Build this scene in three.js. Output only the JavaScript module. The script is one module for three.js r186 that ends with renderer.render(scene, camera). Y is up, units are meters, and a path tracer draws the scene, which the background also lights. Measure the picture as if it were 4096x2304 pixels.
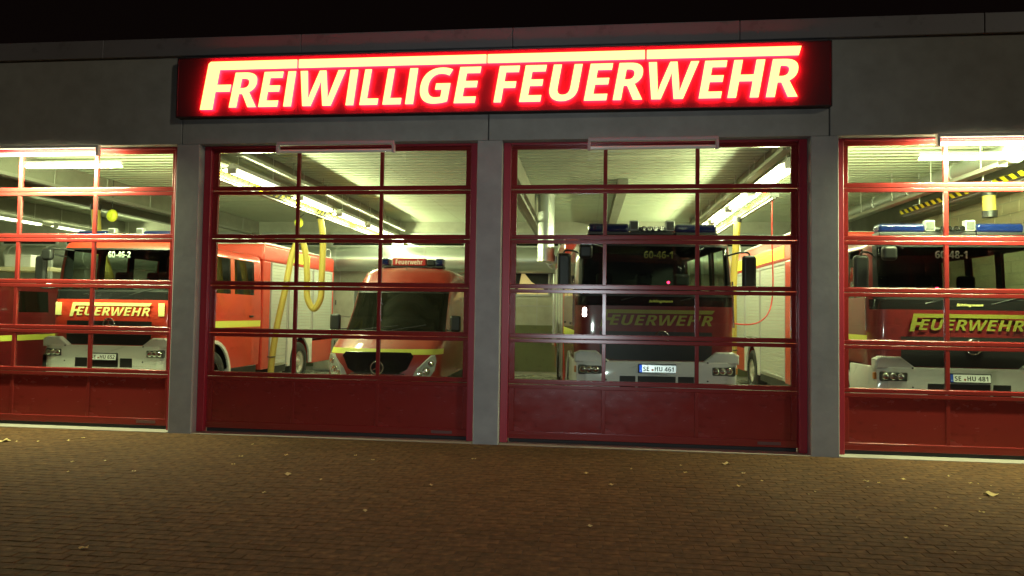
import * as THREE from 'three';
import { FontLoader } from 'three/addons/loaders/FontLoader.js';
import { TextGeometry } from 'three/addons/geometries/TextGeometry.js';
import { RoundedBoxGeometry } from 'three/addons/geometries/RoundedBoxGeometry.js';
import { mergeGeometries, mergeVertices, toCreasedNormals } from 'three/addons/utils/BufferGeometryUtils.js';
import { RectAreaLightUniformsLib } from 'three/addons/lights/RectAreaLightUniformsLib.js';

// ---------------------------------------------------------------- camera, sky, light, exposure
const scene = new THREE.Scene();
const camera = new THREE.PerspectiveCamera(2 * Math.atan(1152 / 2700) * 180 / Math.PI, 16 / 9, 0.05, 400);
camera.position.set(1.3466, 1.78, 9.1836);
camera.rotation.set(0.038, 0.1095, 0.0151, 'YXZ');
const renderer = new THREE.WebGLRenderer({ antialias: true });
renderer.toneMapping = THREE.LinearToneMapping;
renderer.toneMappingExposure = 1;
renderer.shadowMap.enabled = true;
RectAreaLightUniformsLib.init();
{ // night sky: almost black, a trace of town glow at the horizon
  const W = 64, H = 32, d = new Float32Array(W * H * 4);
  for (let y = 0; y < H; y++) for (let x = 0; x < W; x++) {
    const e = Math.max(0, 1 - Math.abs(y / (H - 1) - 0.5) * 3);
    d.set([0.0014 + 0.0018 * e, 0.0008 + 0.0009 * e, 0.0008 + 0.0006 * e, 1], (y * W + x) * 4);
  }
  const t = new THREE.DataTexture(d, W, H, THREE.RGBAFormat, THREE.FloatType);
  t.mapping = THREE.EquirectangularReflectionMapping; t.magFilter = t.minFilter = THREE.LinearFilter; t.needsUpdate = true;
  scene.background = t; scene.environment = t;
}
const nightFill = new THREE.DirectionalLight(0xfff4d8, 0.42); // faint low fill added behind the viewer for unseen street and town light
nightFill.position.set(45, 18, 34); nightFill.castShadow = true; nightFill.shadow.radius = 8;
Object.assign(nightFill.shadow.camera, { left: -20, right: 20, top: 20, bottom: -20, far: 120 });
scene.add(nightFill);
const TUBE = new THREE.Color(0.93, 1, 0.54);          // greenish yellow fluorescent light
const HALL_L = 205, GATE_L = 2100, YARD_L = 640, FLASH = 54, SIGN_L = 3.2;
{ // the light of the camera's own flash, mirrored in the glass of the third gate
  const f = new THREE.SpotLight(new THREE.Color(0.86, 0.95, 1), FLASH, 0, 0.72, 1, 2);
  f.position.set(1.3266, 1.815, 9.2); f.target.position.set(0.55, 1.3, 0);
  f.castShadow = true; f.shadow.radius = 3; scene.add(f, f.target); f.name = 'flash';
}

// ---------------------------------------------------------------- helpers
let seed = 7;
const rnd = () => { seed |= 0; seed = seed + 0x6D2B79F5 | 0; let t = Math.imul(seed ^ seed >>> 15, 1 | seed); t = t + Math.imul(t ^ t >>> 7, 61 | t) ^ t; return ((t ^ t >>> 14) >>> 0) / 4294967296; };
const rr = (a, b) => a + (b - a) * rnd();
const V = (x, y, z) => new THREE.Vector3(x, y, z);
const used = {};
function numbered(n) { if (used[n] === undefined) { used[n] = 0; return n; } used[n]++; return n + '_' + String(used[n]).padStart(3, '0'); }
function tag(o, label, category, group) { o.userData.label = label; o.userData.category = category; if (group) o.userData.group = group; return o; }
function thing(name, label, category, [x, y, z] = [0, 0, 0], group) {
  const o = new THREE.Group(); o.name = numbered(name); o.position.set(x, y, z); scene.add(o);
  return tag(o, label, category, group);
}
function norm(g) {
  let r = g.index ? g.toNonIndexed() : g;
  for (const k of Object.keys(r.attributes)) if (!['position', 'normal', 'uv'].includes(k)) r.deleteAttribute(k);
  if (!r.attributes.uv) r.setAttribute('uv', new THREE.BufferAttribute(new Float32Array(r.attributes.position.count * 2), 2));
  if (!r.attributes.normal) r.computeVertexNormals();
  return r;
}
const merge = (gs) => (gs = [].concat(gs).flat(9), gs.length === 1 ? gs[0] : mergeGeometries(gs.map(norm)));
function part(name, geos, mat, parent) {
  const m = new THREE.Mesh(merge(geos), mat); m.name = name; m.castShadow = m.receiveShadow = true; parent.add(m); return m;
}
function top(name, geos, mat, label, category, group) { const m = part(numbered(name), geos, mat, scene); return tag(m, label, category, group); }
function struct(name, geos, mat, parent) { const m = part(parent ? name : numbered(name), geos, mat, parent || scene); if (!parent) m.userData.kind = 'structure'; return m; }
const move = (g, x = 0, y = 0, z = 0) => g.translate(x, y, z);
const box = (w, h, d, x = 0, y = 0, z = 0) => new THREE.BoxGeometry(w, h, d).translate(x, y, z);
const span = (x0, x1, y0, y1, z0, z1) => box(x1 - x0, y1 - y0, z1 - z0, (x0 + x1) / 2, (y0 + y1) / 2, (z0 + z1) / 2);
const rbox = (w, h, d, r, x = 0, y = 0, z = 0, s = 2) => new RoundedBoxGeometry(w, h, d, s, Math.min(r, w / 2.01, h / 2.01, d / 2.01)).translate(x, y, z);
const rspan = (x0, x1, y0, y1, z0, z1, r = 0.01, s = 1) => rbox(x1 - x0, y1 - y0, z1 - z0, r, (x0 + x1) / 2, (y0 + y1) / 2, (z0 + z1) / 2, s);
const cyl = (r, h, x, y, z, axis = 'y', seg = 20, r2 = r) => { const g = new THREE.CylinderGeometry(r2, r, h, seg); if (axis === 'x') g.rotateZ(-Math.PI / 2); if (axis === 'z') g.rotateX(Math.PI / 2); return g.translate(x, y, z); };
const ball = (r, x, y, z, sx = 1, sy = 1, sz = 1) => new THREE.SphereGeometry(r, 18, 12).scale(sx, sy, sz).translate(x, y, z);
const tube = (pts, r, seg = 40, rs = 10) => new THREE.TubeGeometry(new THREE.CatmullRomCurve3(pts.map((p) => V(...p)), false, 'centripetal'), seg, r, rs);
const rod = (a, b, r, rs = 8) => new THREE.TubeGeometry(new THREE.LineCurve3(V(...a), V(...b)), 1, r, rs);
function poly(pts, depth, bevel = 0, holes = []) { // outline in x,y, extruded towards +z, front face at z = 0
  const s = new THREE.Shape(pts.map((p) => new THREE.Vector2(...p)));
  for (const h of holes) s.holes.push(new THREE.Path(h.map((p) => new THREE.Vector2(...p))));
  const g = new THREE.ExtrudeGeometry(s, { depth: depth - 2 * bevel, bevelEnabled: bevel > 0, bevelThickness: bevel, bevelSize: bevel, bevelOffset: -bevel, bevelSegments: 2, curveSegments: 8 });
  return g.translate(0, 0, -depth + bevel);
}
function boxUV(g, s = 1) { // texture coordinates in metres by the way a face points
  g = norm(g); const p = g.attributes.position, n = g.attributes.normal, u = new Float32Array(p.count * 2);
  for (let i = 0; i < p.count; i++) {
    const ax = Math.abs(n.getX(i)), ay = Math.abs(n.getY(i)), az = Math.abs(n.getZ(i));
    const a = ay >= ax && ay >= az ? [p.getX(i), p.getZ(i)] : ax > az ? [p.getZ(i), p.getY(i)] : [p.getX(i), p.getY(i)];
    u[i * 2] = a[0] * s; u[i * 2 + 1] = a[1] * s;
  }
  g.setAttribute('uv', new THREE.BufferAttribute(u, 2)); return g;
}
const bold = await new FontLoader().loadAsync('fonts/droid/droid_sans_bold.typeface.json');
function glyphs(text, h, depth, shear = 0) { // letters of cap height h standing on y = 0, from x = 0, front at z = 0
  const g = new TextGeometry(text, { font: bold, size: h / 0.72 * 0.72, depth, height: depth, curveSegments: 5, bevelEnabled: false });
  g.computeBoundingBox(); const b = g.boundingBox, k = h / (b.max.y - b.min.y);
  g.translate(-b.min.x, -b.min.y, -depth).scale(k, k, 1);
  if (shear) g.applyMatrix4(new THREE.Matrix4().set(1, shear, 0, 0, 0, 1, 0, 0, 0, 0, 1, 0, 0, 0, 0, 1));
  return g;
}
function fitText(text, x0, x1, y0, y1, depth, shear = 0) { // a word stretched to fill a box
  const g = glyphs(text, y1 - y0, depth, shear); g.computeBoundingBox();
  const b = g.boundingBox, k = (x1 - x0) / (b.max.x - b.min.x);
  return g.translate(-b.min.x, 0, 0).scale(k, 1, 1).translate(x0, y0, 0);
}

// ---------------------------------------------------------------- computed textures
function fbm(N, base, oct, s0) { // tileable value noise 0..1
  const out = new Float32Array(N * N); let amp = 1, tot = 0, cells = base, r = s0;
  const h = (x, y, c, k) => { let n = Math.imul(x + 1, 374761393) ^ Math.imul(y + 1, 668265263) ^ Math.imul(k + c, 1274126177); n = Math.imul(n ^ n >>> 13, 1274126177); return ((n ^ n >>> 16) >>> 0) / 4294967296; };
  for (let o = 0; o < oct; o++, amp *= 0.55, cells *= 2, r++) {
    tot += amp;
    for (let y = 0; y < N; y++) for (let x = 0; x < N; x++) {
      const u = x / N * cells, v = y / N * cells, i = Math.floor(u), j = Math.floor(v); let a = u - i, b = v - j; a = a * a * (3 - 2 * a); b = b * b * (3 - 2 * b);
      const i1 = (i + 1) % cells, j1 = (j + 1) % cells;
      out[y * N + x] += amp * (h(i, j, cells, r) * (1 - a) * (1 - b) + h(i1, j, cells, r) * a * (1 - b) + h(i, j1, cells, r) * (1 - a) * b + h(i1, j1, cells, r) * a * b);
    }
  }
  return out.map((v) => v / tot);
}
function dataTex(N, fn, rep = 1, srgb = false) {
  const d = new Uint8Array(N * N * 4);
  for (let i = 0; i < N * N; i++) { const c = fn(i); for (let k = 0; k < 3; k++) d[i * 4 + k] = Math.max(0, Math.min(255, Math.round((Array.isArray(c) ? c[k] : c) * 255))); d[i * 4 + 3] = 255; }
  const t = new THREE.DataTexture(d, N, N); t.wrapS = t.wrapT = THREE.RepeatWrapping; t.magFilter = THREE.LinearFilter; t.minFilter = THREE.LinearMipmapLinearFilter; t.generateMipmaps = true;
  t.repeat.set(rep, rep); if (srgb) t.colorSpace = THREE.SRGBColorSpace; t.needsUpdate = true; return t;
}
const nA = fbm(512, 4, 7, 1), nB = fbm(512, 16, 5, 20), nC = fbm(256, 32, 3, 50);
const smooth = (a, b, x) => { x = Math.max(0, Math.min(1, (x - a) / (b - a))); return x * x * (3 - 2 * x); };
const concreteMap = dataTex(512, (i) => { const m = 0.84 + 0.1 * (nA[i] - 0.5) + 0.1 * (nB[i] - 0.5) - 0.05 * smooth(0.55, 0.8, nA[i]); return [m, m * 0.99, m * 0.96]; }, 0.4, true);
const concreteBump = dataTex(512, (i) => 0.5 * nA[i] + 0.5 * nB[i], 0.8);
const stoneMap = dataTex(512, (i) => { const m = 0.75 + 0.5 * (nB[i] - 0.5) + 0.35 * (nA[i] - 0.5); return [m, m * 0.97, m * 0.93]; }, 1.3, true);
const stoneBump = dataTex(512, (i) => nB[i], 3);
const floorMap = dataTex(512, (i) => { const m = 0.86 + 0.15 * (nA[i] - 0.5) - 0.12 * smooth(0.58, 0.75, nB[i]); return [m, m, m * 0.97]; }, 0.25, true);
const dirtMap = dataTex(512, (i) => { const m = 0.94 + 0.08 * (nA[i] - 0.5) - 0.1 * smooth(0.62, 0.8, nB[i]); return [m, m, m]; }, 0.5, true);
const roughMap = dataTex(512, (i) => 0.62 + 0.6 * (nA[i] - 0.5) + 0.3 * (nB[i] - 0.5), 0.7);

// ---------------------------------------------------------------- materials (linear base colours)
const C = (r, g, b) => new THREE.Color().setRGB(r, g, b);
const std = (c, roughness = 0.6, o = {}) => new THREE.MeshStandardMaterial({ color: C(...c), roughness, ...o });
const paint = (c, o = {}) => new THREE.MeshPhysicalMaterial({ color: C(...c), roughness: 0.42, clearcoat: 0.8, clearcoatRoughness: 0.06, map: dirtMap, ...o });
const M = {
  concrete: std([0.40, 0.41, 0.40], 0.9, { map: concreteMap, bumpMap: concreteBump, bumpScale: 0.0015 }),
  pillar: std([0.44, 0.46, 0.46], 0.85, { map: concreteMap, bumpMap: concreteBump, bumpScale: 0.0012 }),
  cap: std([0.19, 0.18, 0.19], 0.55, { map: dirtMap }),
  joint: std([0.05, 0.05, 0.05], 0.9),
  threshold: std([0.3, 0.29, 0.25], 0.85, { map: concreteMap, bumpMap: concreteBump, bumpScale: 0.004 }),
  gateRed: new THREE.MeshPhysicalMaterial({ color: C(0.24, 0.023, 0.02), roughness: 0.38, roughnessMap: roughMap, map: dirtMap, clearcoat: 0.3, clearcoatRoughness: 0.2 }),
  plate: std([0.12, 0.055, 0.05], 0.4),
  jambRedSignLit: new THREE.MeshPhysicalMaterial({ color: C(0.36, 0.018, 0.036), roughness: 0.42, map: dirtMap, clearcoat: 0.3, clearcoatRoughness: 0.2 }),  // frame red raised to brighter crimson, the sign's red light put into the colour
  rubber: std([0.02, 0.02, 0.02], 0.8),
  pane: new THREE.MeshPhysicalMaterial({ color: C(0.95, 0.98, 0.94), roughness: 0, transmission: 1, thickness: 0, ior: 1.75 }),
  carGlass: new THREE.MeshPhysicalMaterial({ color: C(0.62, 0.68, 0.64), roughness: 0, transmission: 1, thickness: 0, ior: 1.52 }),
  darkGlass: new THREE.MeshPhysicalMaterial({ color: C(0.008, 0.0085, 0.006), roughness: 0.05, specularIntensity: 0.6 }),
  red: paint([0.62, 0.045, 0.022]), wine: paint([0.165, 0.009, 0.011]), vanRed: paint([0.38, 0.026, 0.014]), darkRed: paint([0.16, 0.008, 0.012]),
  white: paint([0.78, 0.78, 0.74]), shutter: std([0.62, 0.64, 0.58], 0.5, { metalness: 0.25, map: dirtMap }),
  black: std([0.014, 0.014, 0.015], 0.45), blackGloss: std([0.01, 0.01, 0.011], 0.15), lining: std([0.035, 0.035, 0.038], 0.85),
  seat: std([0.02, 0.02, 0.024], 0.9), tyre: std([0.016, 0.016, 0.016], 0.75), rim: std([0.62, 0.6, 0.55], 0.35, { metalness: 0.5 }),
  chrome: std([0.8, 0.8, 0.8], 0.12, { metalness: 1 }), alu: std([0.6, 0.6, 0.58], 0.35, { metalness: 0.7 }),
  retro: std([0.72, 0.74, 0.12], 0.5), retroDull: std([0.24, 0.23, 0.035], 0.45), retroPale: std([0.84, 0.76, 0.30], 0.5), yellowPaint: std([0.78, 0.8, 0.06], 0.5),
  blueLamp: new THREE.MeshPhysicalMaterial({ color: C(0.004, 0.01, 0.06), roughness: 0.12, clearcoat: 1, clearcoatRoughness: 0.03 }),
  amber: std([0.55, 0.2, 0.03], 0.3), whiteLetter: std([0.8, 0.8, 0.78], 0.5),
  lens: new THREE.MeshPhysicalMaterial({ color: C(0.92, 0.94, 0.92), roughness: 0.02, transmission: 1, thickness: 0, ior: 1.5 }),
  bowl: std([0.5, 0.52, 0.5], 0.3), lampBlack: std([0.05, 0.05, 0.05], 0.4),
  ceiling: std([0.56, 0.6, 0.47], 0.55, { map: dirtMap }), beam: std([0.40, 0.40, 0.35], 0.9, { map: concreteMap }),
  wallWhite: std([0.62, 0.63, 0.56], 0.8, { map: concreteMap }), wallGreen: std([0.145, 0.16, 0.07], 0.6, { map: dirtMap }),
  floor: std([0.46, 0.46, 0.43], 0.45, { map: floorMap, roughnessMap: roughMap }),
  duct: std([0.55, 0.58, 0.56], 0.34, { metalness: 0.75 }), hose: std([0.46, 0.36, 0.07], 0.6), tray: std([0.36, 0.36, 0.32], 0.5, { metalness: 0.4 }), railAlu: std([0.26, 0.26, 0.25], 0.5, { metalness: 0.5 }),
  whitePlastic: std([0.66, 0.66, 0.62], 0.4), fitting: std([0.36, 0.36, 0.36], 0.45), greyPlastic: std([0.42, 0.42, 0.41], 0.5), redCable: std([0.55, 0.04, 0.03], 0.5),
  steelBox: std([0.5, 0.52, 0.5], 0.5, { metalness: 0.3, map: dirtMap }), blueBin: std([0.02, 0.03, 0.35], 0.5), beige: std([0.68, 0.6, 0.4], 0.7),
  glow: new THREE.MeshStandardMaterial({ color: C(0.8, 0.8, 0.7), emissive: C(1, 0.97, 0.72), emissiveIntensity: 7, roughness: 0.4 }),
  tubeOff: new THREE.MeshPhysicalMaterial({ color: C(0.72, 0.73, 0.66), roughness: 0.12, clearcoat: 1 }),
  signFace: new THREE.MeshStandardMaterial({ color: C(0.8, 0.7, 0.5), emissive: C(1, 0.74, 0.19), emissiveIntensity: 2.2, roughness: 0.5 }),
  signEdge: new THREE.MeshStandardMaterial({ color: C(0.6, 0.05, 0.05), emissive: C(1, 0.004, 0.012), emissiveIntensity: 26, roughness: 0.5 }),
  signHalo: new THREE.MeshStandardMaterial({ color: C(0.6, 0.05, 0.05), emissive: C(1, 0.015, 0.035), emissiveIntensity: 240, roughness: 0.5 }),
  signBoard: std([0.055, 0.003, 0.006], 0.85),
  signCase: std([0.012, 0.004, 0.005], 0.7),
  warmPane: new THREE.MeshStandardMaterial({ color: C(0.6, 0.5, 0.3), emissive: C(0.9, 0.62, 0.24), emissiveIntensity: 0.5, roughness: 0.6 }),
  ledRed: new THREE.MeshStandardMaterial({ color: C(0.5, 0, 0), emissive: C(1, 0.02, 0.08), emissiveIntensity: 14 }),
  leaf: [std([0.42, 0.33, 0.13], 0.8, { side: THREE.DoubleSide }), std([0.34, 0.27, 0.12], 0.8, { side: THREE.DoubleSide }), std([0.5, 0.44, 0.24], 0.8, { side: THREE.DoubleSide })],
};

// ---------------------------------------------------------------- setting: ground, paving, hall shell
const BAY = 4.442, PW = 0.176, LB = 4.178; // bay width, half pillar, underside of the lintel
struct('ground', boxUV(new THREE.PlaneGeometry(240, 240).rotateX(-Math.PI / 2).translate(0, -0.055, 60)), std([0.07, 0.06, 0.05], 0.95, { map: stoneMap }));
const pave = struct('forecourt', boxUV(span(-16, 16, -0.05, -0.007, 0.02, 8)), std([0.055, 0.036, 0.022], 0.95, { map: stoneMap }));
function stoneGeo(w, d, u0, v0) { // a paver with a chamfered upper edge, top at y = 0
  const c = 0.005, hw = w / 2, hd = d / 2, ring = (a, y) => [[-hw + a, y, -hd + a], [hw - a, y, -hd + a], [hw - a, y, hd - a], [-hw + a, y, hd - a]];
  const R = [ring(0, -0.04), ring(0, -c * 0.8), ring(c, 0)], pos = [];
  const quad = (a, b, e, f) => pos.push(...a, ...b, ...e, ...a, ...e, ...f);
  for (let k = 0; k < 2; k++) for (let i = 0; i < 4; i++) { const j = (i + 1) % 4; quad(R[k][j], R[k][i], R[k + 1][i], R[k + 1][j]); }
  quad(R[2][3], R[2][2], R[2][1], R[2][0]);
  const g = new THREE.BufferGeometry(); g.setAttribute('position', new THREE.BufferAttribute(new Float32Array(pos), 3)); g.computeVertexNormals();
  boxUV(g); const u = g.attributes.uv; for (let i = 0; i < u.count; i++) u.setXY(i, u.getX(i) + u0, u.getY(i) + v0);
  return g;
}
{
  const tones = [[0.095, 0.054, 0.022], [0.101, 0.057, 0.023], [0.107, 0.061, 0.024], [0.113, 0.063, 0.025], [0.12, 0.068, 0.028], [0.127, 0.073, 0.031]];
  const mats = tones.map((c) => new THREE.MeshPhysicalMaterial({ color: C(...c), roughness: 0.85, specularIntensity: 0.3, map: stoneMap, bumpMap: stoneBump, bumpScale: 0.0016 }));
  const geos = Array.from({ length: 8 }, () => stoneGeo(0.1985, 0.0985, rr(0, 9), rr(0, 9)));
  const rest = [], cols = [], eye = camera.position, list = [];
  for (let row = 0; row < 66; row++) for (let k = -62; k < 62; k++) {
    const z = 0.075 + row * 0.1, x = k * 0.2 + (row % 2) * 0.1 + 0.013 * Math.sin(row * 2.3);
    const dz = eye.z - z, sx = x - eye.x; // only where the lens could see, with a margin
    if (Math.abs(sx + dz * 0.11) > dz * 0.9 + 1.5 && z > 3) continue;
    const vis = z < 5.1 - (x - 0.9) * 0.15 && Math.abs(sx + dz * 0.11) < dz * 0.77;
    list.push({ x, z, d: vis ? dz * dz + sx * sx * 0.3 : 1e9 });
  }
  list.sort((a, b) => a.d - b.d);
  list.forEach((s, i) => {
    const g = geos[i % 8], q = new THREE.Quaternion().setFromEuler(new THREE.Euler(rr(-0.009, 0.009), rr(-0.01, 0.01), rr(-0.007, 0.007))), m = new THREE.Matrix4().compose(V(s.x + rr(-0.002, 0.002), rr(-0.004, 0), s.z + rr(-0.002, 0.002)), q, V(1, 1, 1));
    const big = nA[(Math.floor((s.z + 20) * 40) % 512) * 512 + Math.floor((s.x + 20) * 40) % 512], t = Math.max(0, Math.min(5, Math.floor(big * 9 - 2 + rnd() * 3.4))); // old and newer patches
    if (i < 300) { const o = new THREE.Mesh(g, mats[t]); o.name = 'paving_stone'; o.applyMatrix4(m); o.castShadow = o.receiveShadow = true; pave.add(o); return; }
    const h = g.clone().applyMatrix4(m); rest.push(h); const n = h.attributes.position.count, a = new Float32Array(n * 3); for (let k = 0; k < n; k++) a.set(tones[t], k * 3);
    h.setAttribute('color', new THREE.BufferAttribute(a, 3));
  });
  const far = new THREE.Mesh(mergeGeometries(rest), new THREE.MeshPhysicalMaterial({ vertexColors: true, roughness: 0.85, specularIntensity: 0.3, map: stoneMap, bumpMap: stoneBump, bumpScale: 0.0016 }));
  far.name = 'paving_stones'; far.userData.kind = 'stuff'; far.receiveShadow = true; pave.add(far);
}
const HX0 = -17.6, HX1 = 9.1, ZB = -10.6; // inner faces of the side walls and of the back wall
struct('floor', boxUV(span(HX0, HX1, -0.2, 0.0, ZB, -0.36)), M.floor);
struct('back_wall', boxUV(span(HX0, HX1, 0, 5.2, ZB - 0.3, ZB)), M.wallWhite);
const backWall = scene.children[scene.children.length - 1];
part('dado', boxUV(span(HX0 + 0.01, HX1 - 0.01, 0.1, 1.45, ZB, ZB + 0.02)), M.wallGreen, backWall);
for (let k = 0; k < 12; k++) { // dark clerestory windows, night behind them
  const x = -16.4 + k * 2.2;
  const w = part('window', [span(x - 0.98, x + 0.98, 3.72, 3.78, ZB, ZB + 0.05), span(x - 0.98, x + 0.98, 4.1, 4.16, ZB, ZB + 0.05), span(x - 0.98, x - 0.92, 3.78, 4.1, ZB, ZB + 0.05), span(x + 0.92, x + 0.98, 3.78, 4.1, ZB, ZB + 0.05)], M.greyPlastic, backWall);
  part('window_pane', span(x - 0.92, x + 0.92, 3.78, 4.1, ZB, ZB + 0.015), M.darkGlass, w);
}
for (let k = 0; k < 22; k++) { // vertical seams of the wall panels: narrow cover strips
  part('cover_strip', span(-16.9 + k * 1.2, -16.87 + k * 1.2, 1.45, 3.6, ZB, ZB + 0.012), M.greyPlastic, backWall);
}
part('cover_strip', span(HX0 + 0.01, HX1 - 0.01, 2.0, 2.03, ZB, ZB + 0.016), M.greyPlastic, backWall);
function tiledWall(name, x, dir) {
  const w = struct(name, boxUV(span(Math.min(x, x + dir * 0.3), Math.max(x, x + dir * 0.3), 0, 5.2, ZB, -0.05)), M.wallWhite);
  const rows = [];
  for (let r = 0; r < 20; r++) for (let k = 0; k < 20; k++) { // large pale blocks with open joints
    const z0 = ZB + 0.02 + k * 0.5 + (r % 2 ? 0.25 : 0); if (z0 + 0.49 > -0.4) continue;
    rows.push(rspan(Math.min(x - dir * 0.012, x), Math.max(x - dir * 0.012, x), 0.02 + r * 0.22, 0.02 + r * 0.22 + 0.212, z0, z0 + 0.49, 0.004));
  }
  const b = part('wall_blocks', boxUV(merge(rows)), M.beige, w); b.userData.kind = 'stuff'; return w;
}
tiledWall('right_wall', HX1, 1); struct('left_wall', boxUV(span(HX0 - 0.3, HX0, 0, 5.2, ZB, -0.05)), M.wallWhite);
{ // ribbed metal deck: ribs run along the front
  const p = [], ZS = [], period = 0.22; let z = ZB;
  while (z < -0.3) { for (const [dz, y] of [[0, 4.5], [0.1, 4.5], [0.125, 4.56], [0.195, 4.56]]) if (z + dz < -0.27) ZS.push([z + dz, y]); z += period; }
  ZS.push([-0.26, 4.5]);
  for (let i = 0; i + 1 < ZS.length; i++) { const [z0, y0] = ZS[i], [z1, y1] = ZS[i + 1]; p.push(HX0, y0, z0, HX1, y0, z0, HX1, y1, z1, HX0, y0, z0, HX1, y1, z1, HX0, y1, z1); }
  const g = new THREE.BufferGeometry(); g.setAttribute('position', new THREE.BufferAttribute(new Float32Array(p), 3)); g.computeVertexNormals();
  struct('ceiling', boxUV(g), M.ceiling);
  const deck = scene.children[scene.children.length - 1];
  for (let k = -3; k <= 2; k++) part('beam', boxUV(rspan(k * BAY - 0.17, k * BAY + 0.17, 4.1, 4.497, ZB, -0.41, 0.012)), M.beam, deck);
  for (const x of [-15.5, -11.1, 2.05]) part('joist', boxUV(rspan(x - 0.11, x + 0.11, 4.3, 4.497, ZB, x > 0 ? -4.3 : -0.27, 0.01)), M.beam, deck);
}

// ---------------------------------------------------------------- the fire station's front and roof
{
  const s = thing('fire_station', 'low flat-roofed fire station with grey concrete front and four red glazed gates', 'building');
  const xs = [-17.9, -4.545 - 2 * BAY, -4.545 - BAY, -4.545, -0.025, 4.503, 4.503 + BAY];
  for (let i = 0; i + 1 < xs.length; i++) part('concrete_panel', boxUV(rspan(xs[i] + (i ? 0.008 : 0), xs[i + 1] - 0.008, LB, 5.47, -0.24, 0, 0.008)), M.concrete, s);
  part('panel_backing', span(-17.9, 9.0, LB + 0.02, 5.47, -0.26, -0.03), M.joint, s);
  for (let k = -4; k <= 2; k++) part('pillar', boxUV(rspan(k * BAY - PW, k * BAY + PW, -0.02, LB, -0.4, 0.0, 0.012, 2)), M.pillar, s);
  part('roof', span(-17.95, 9.45, 5.2, 5.45, ZB - 0.35, -0.26), M.joint, s);
  for (let k = 0; k < 9; k++) part('parapet_cap', boxUV(rspan(-18 + k * 3.05, -18 + (k + 1) * 3.05 - 0.006, 5.472, 5.74, -0.4, 0.045, 0.01)), M.cap, s);
  part('side_wall', boxUV(span(9.06, 9.42, 0, 5.2, -0.4, 0)), M.concrete, s);
  for (let k = -2; k <= 1; k++) part('threshold', boxUV(rspan(k * BAY + PW + 0.01, (k + 1) * BAY - PW - 0.01, -0.06, 0.004, -0.36, 0.015, 0.004)), M.threshold, s);
}

// ---------------------------------------------------------------- gates
const LV = [0.05, 0.805, 1.44, 2.13, 2.82, 3.525, 4.15];
function gate(k, label) {
  const t = thing('sectional_gate', label, 'gate', [(k + 0.5) * BAY, 0, -0.2], 'red sectional gates of the fire station');
  const H = BAY / 2 - PW, S = 1.935; // half opening, half leaf
  for (const s of [-1, 1]) part('jamb', rspan(Math.min(s * S, s * (H - 0.003)), Math.max(s * S, s * (H - 0.003)), 0.004, LB - 0.003, -0.03, 0.07, 0.008), M.jambRedSignLit, t);
  part('head_rail', rspan(-S + 0.003, S - 0.003, 4.145, LB - 0.003, -0.03, 0.07, 0.006), M.jambRedSignLit, t);
  part('rubber_seal', rspan(-S + 0.01, S - 0.01, 0.006, 0.052, -0.035, -0.005, 0.01), M.rubber, t);
  for (let i = 0; i < 6; i++) {
    const y0 = LV[i] + 0.004, y1 = LV[i + 1] - 0.004, B = i ? 0.056 : 0.1, T = 0.052, g = [];
    const xi = 1.855, D = [-0.045, 0];
    g.push(rspan(-S, S, y0, y0 + B, ...D, 0.006), rspan(-S, S, y1 - T, y1, ...D, 0.006));
    for (const s of [-1, 1]) g.push(rspan(Math.min(s * xi, s * S), Math.max(s * xi, s * S), y0 + B, y1 - T, -0.044, -0.001, 0.005));
    if (i) g.push(rspan(-S + 0.02, S - 0.02, y0 + B - 0.004, y0 + B + 0.008, -0.04, -0.012, 0.003));
    const sec = part(i ? 'glazed_section' : 'bottom_section', g, M.gateRed, t);
    for (const s of [-1, 1]) part('mullion', rspan(s * 0.625 - 0.027, s * 0.625 + 0.027, y0 + B, y1 - T, -0.043, i ? -0.002 : -0.008, 0.005), M.gateRed, sec);
    for (let c = 0; c < 3; c++) {
      const a = [-xi, -0.6, 0.65][c], b = [-0.65, 0.6, xi][c];
      if (i === 0) { part('panel', rspan(a, b, y0 + B - 0.01, y1 - T + 0.01, -0.04, -0.014, 0.004), M.gateRed, sec); continue; }
      const w = b - a, h = y1 - T - y0 - B, cx = (a + b) / 2, cy = (y0 + B + y1 - T) / 2; // double glazing: the two sheets never lie quite parallel
      const o = new THREE.PlaneGeometry(w, h).rotateX(rr(-0.0012, 0.0012)).rotateY(rr(-0.0012, 0.0012)).translate(cx, cy, -0.016), q = new THREE.PlaneGeometry(w, h).rotateX(k === 0 && i === 2 && c === 0 ? 0.0055 : 0.001 + rr(-0.0006, 0.0006)).rotateY(rr(-0.0012, 0.0012)).translate(cx, cy, -0.032);
      part('pane', [o, q], M.pane, sec);
    }
    if (i === 0) part('maker_plate', rspan(1.42, 1.72, 0.085, 0.125, -0.001, 0.003, 0.001), M.plate, sec);
  }
  return t;
}
gate(-2, 'red glazed sectional gate at the far left, lit lamp above, truck with pale bumper behind');
gate(-1, 'red glazed sectional gate with the red van and hanging yellow hose behind its panes');
gate(0, 'red glazed sectional gate mirroring a white flash, unlit lamp above, dark truck behind');
gate(1, 'red glazed sectional gate at the far right, lit lamp above, truck with blue lights behind');

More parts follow.
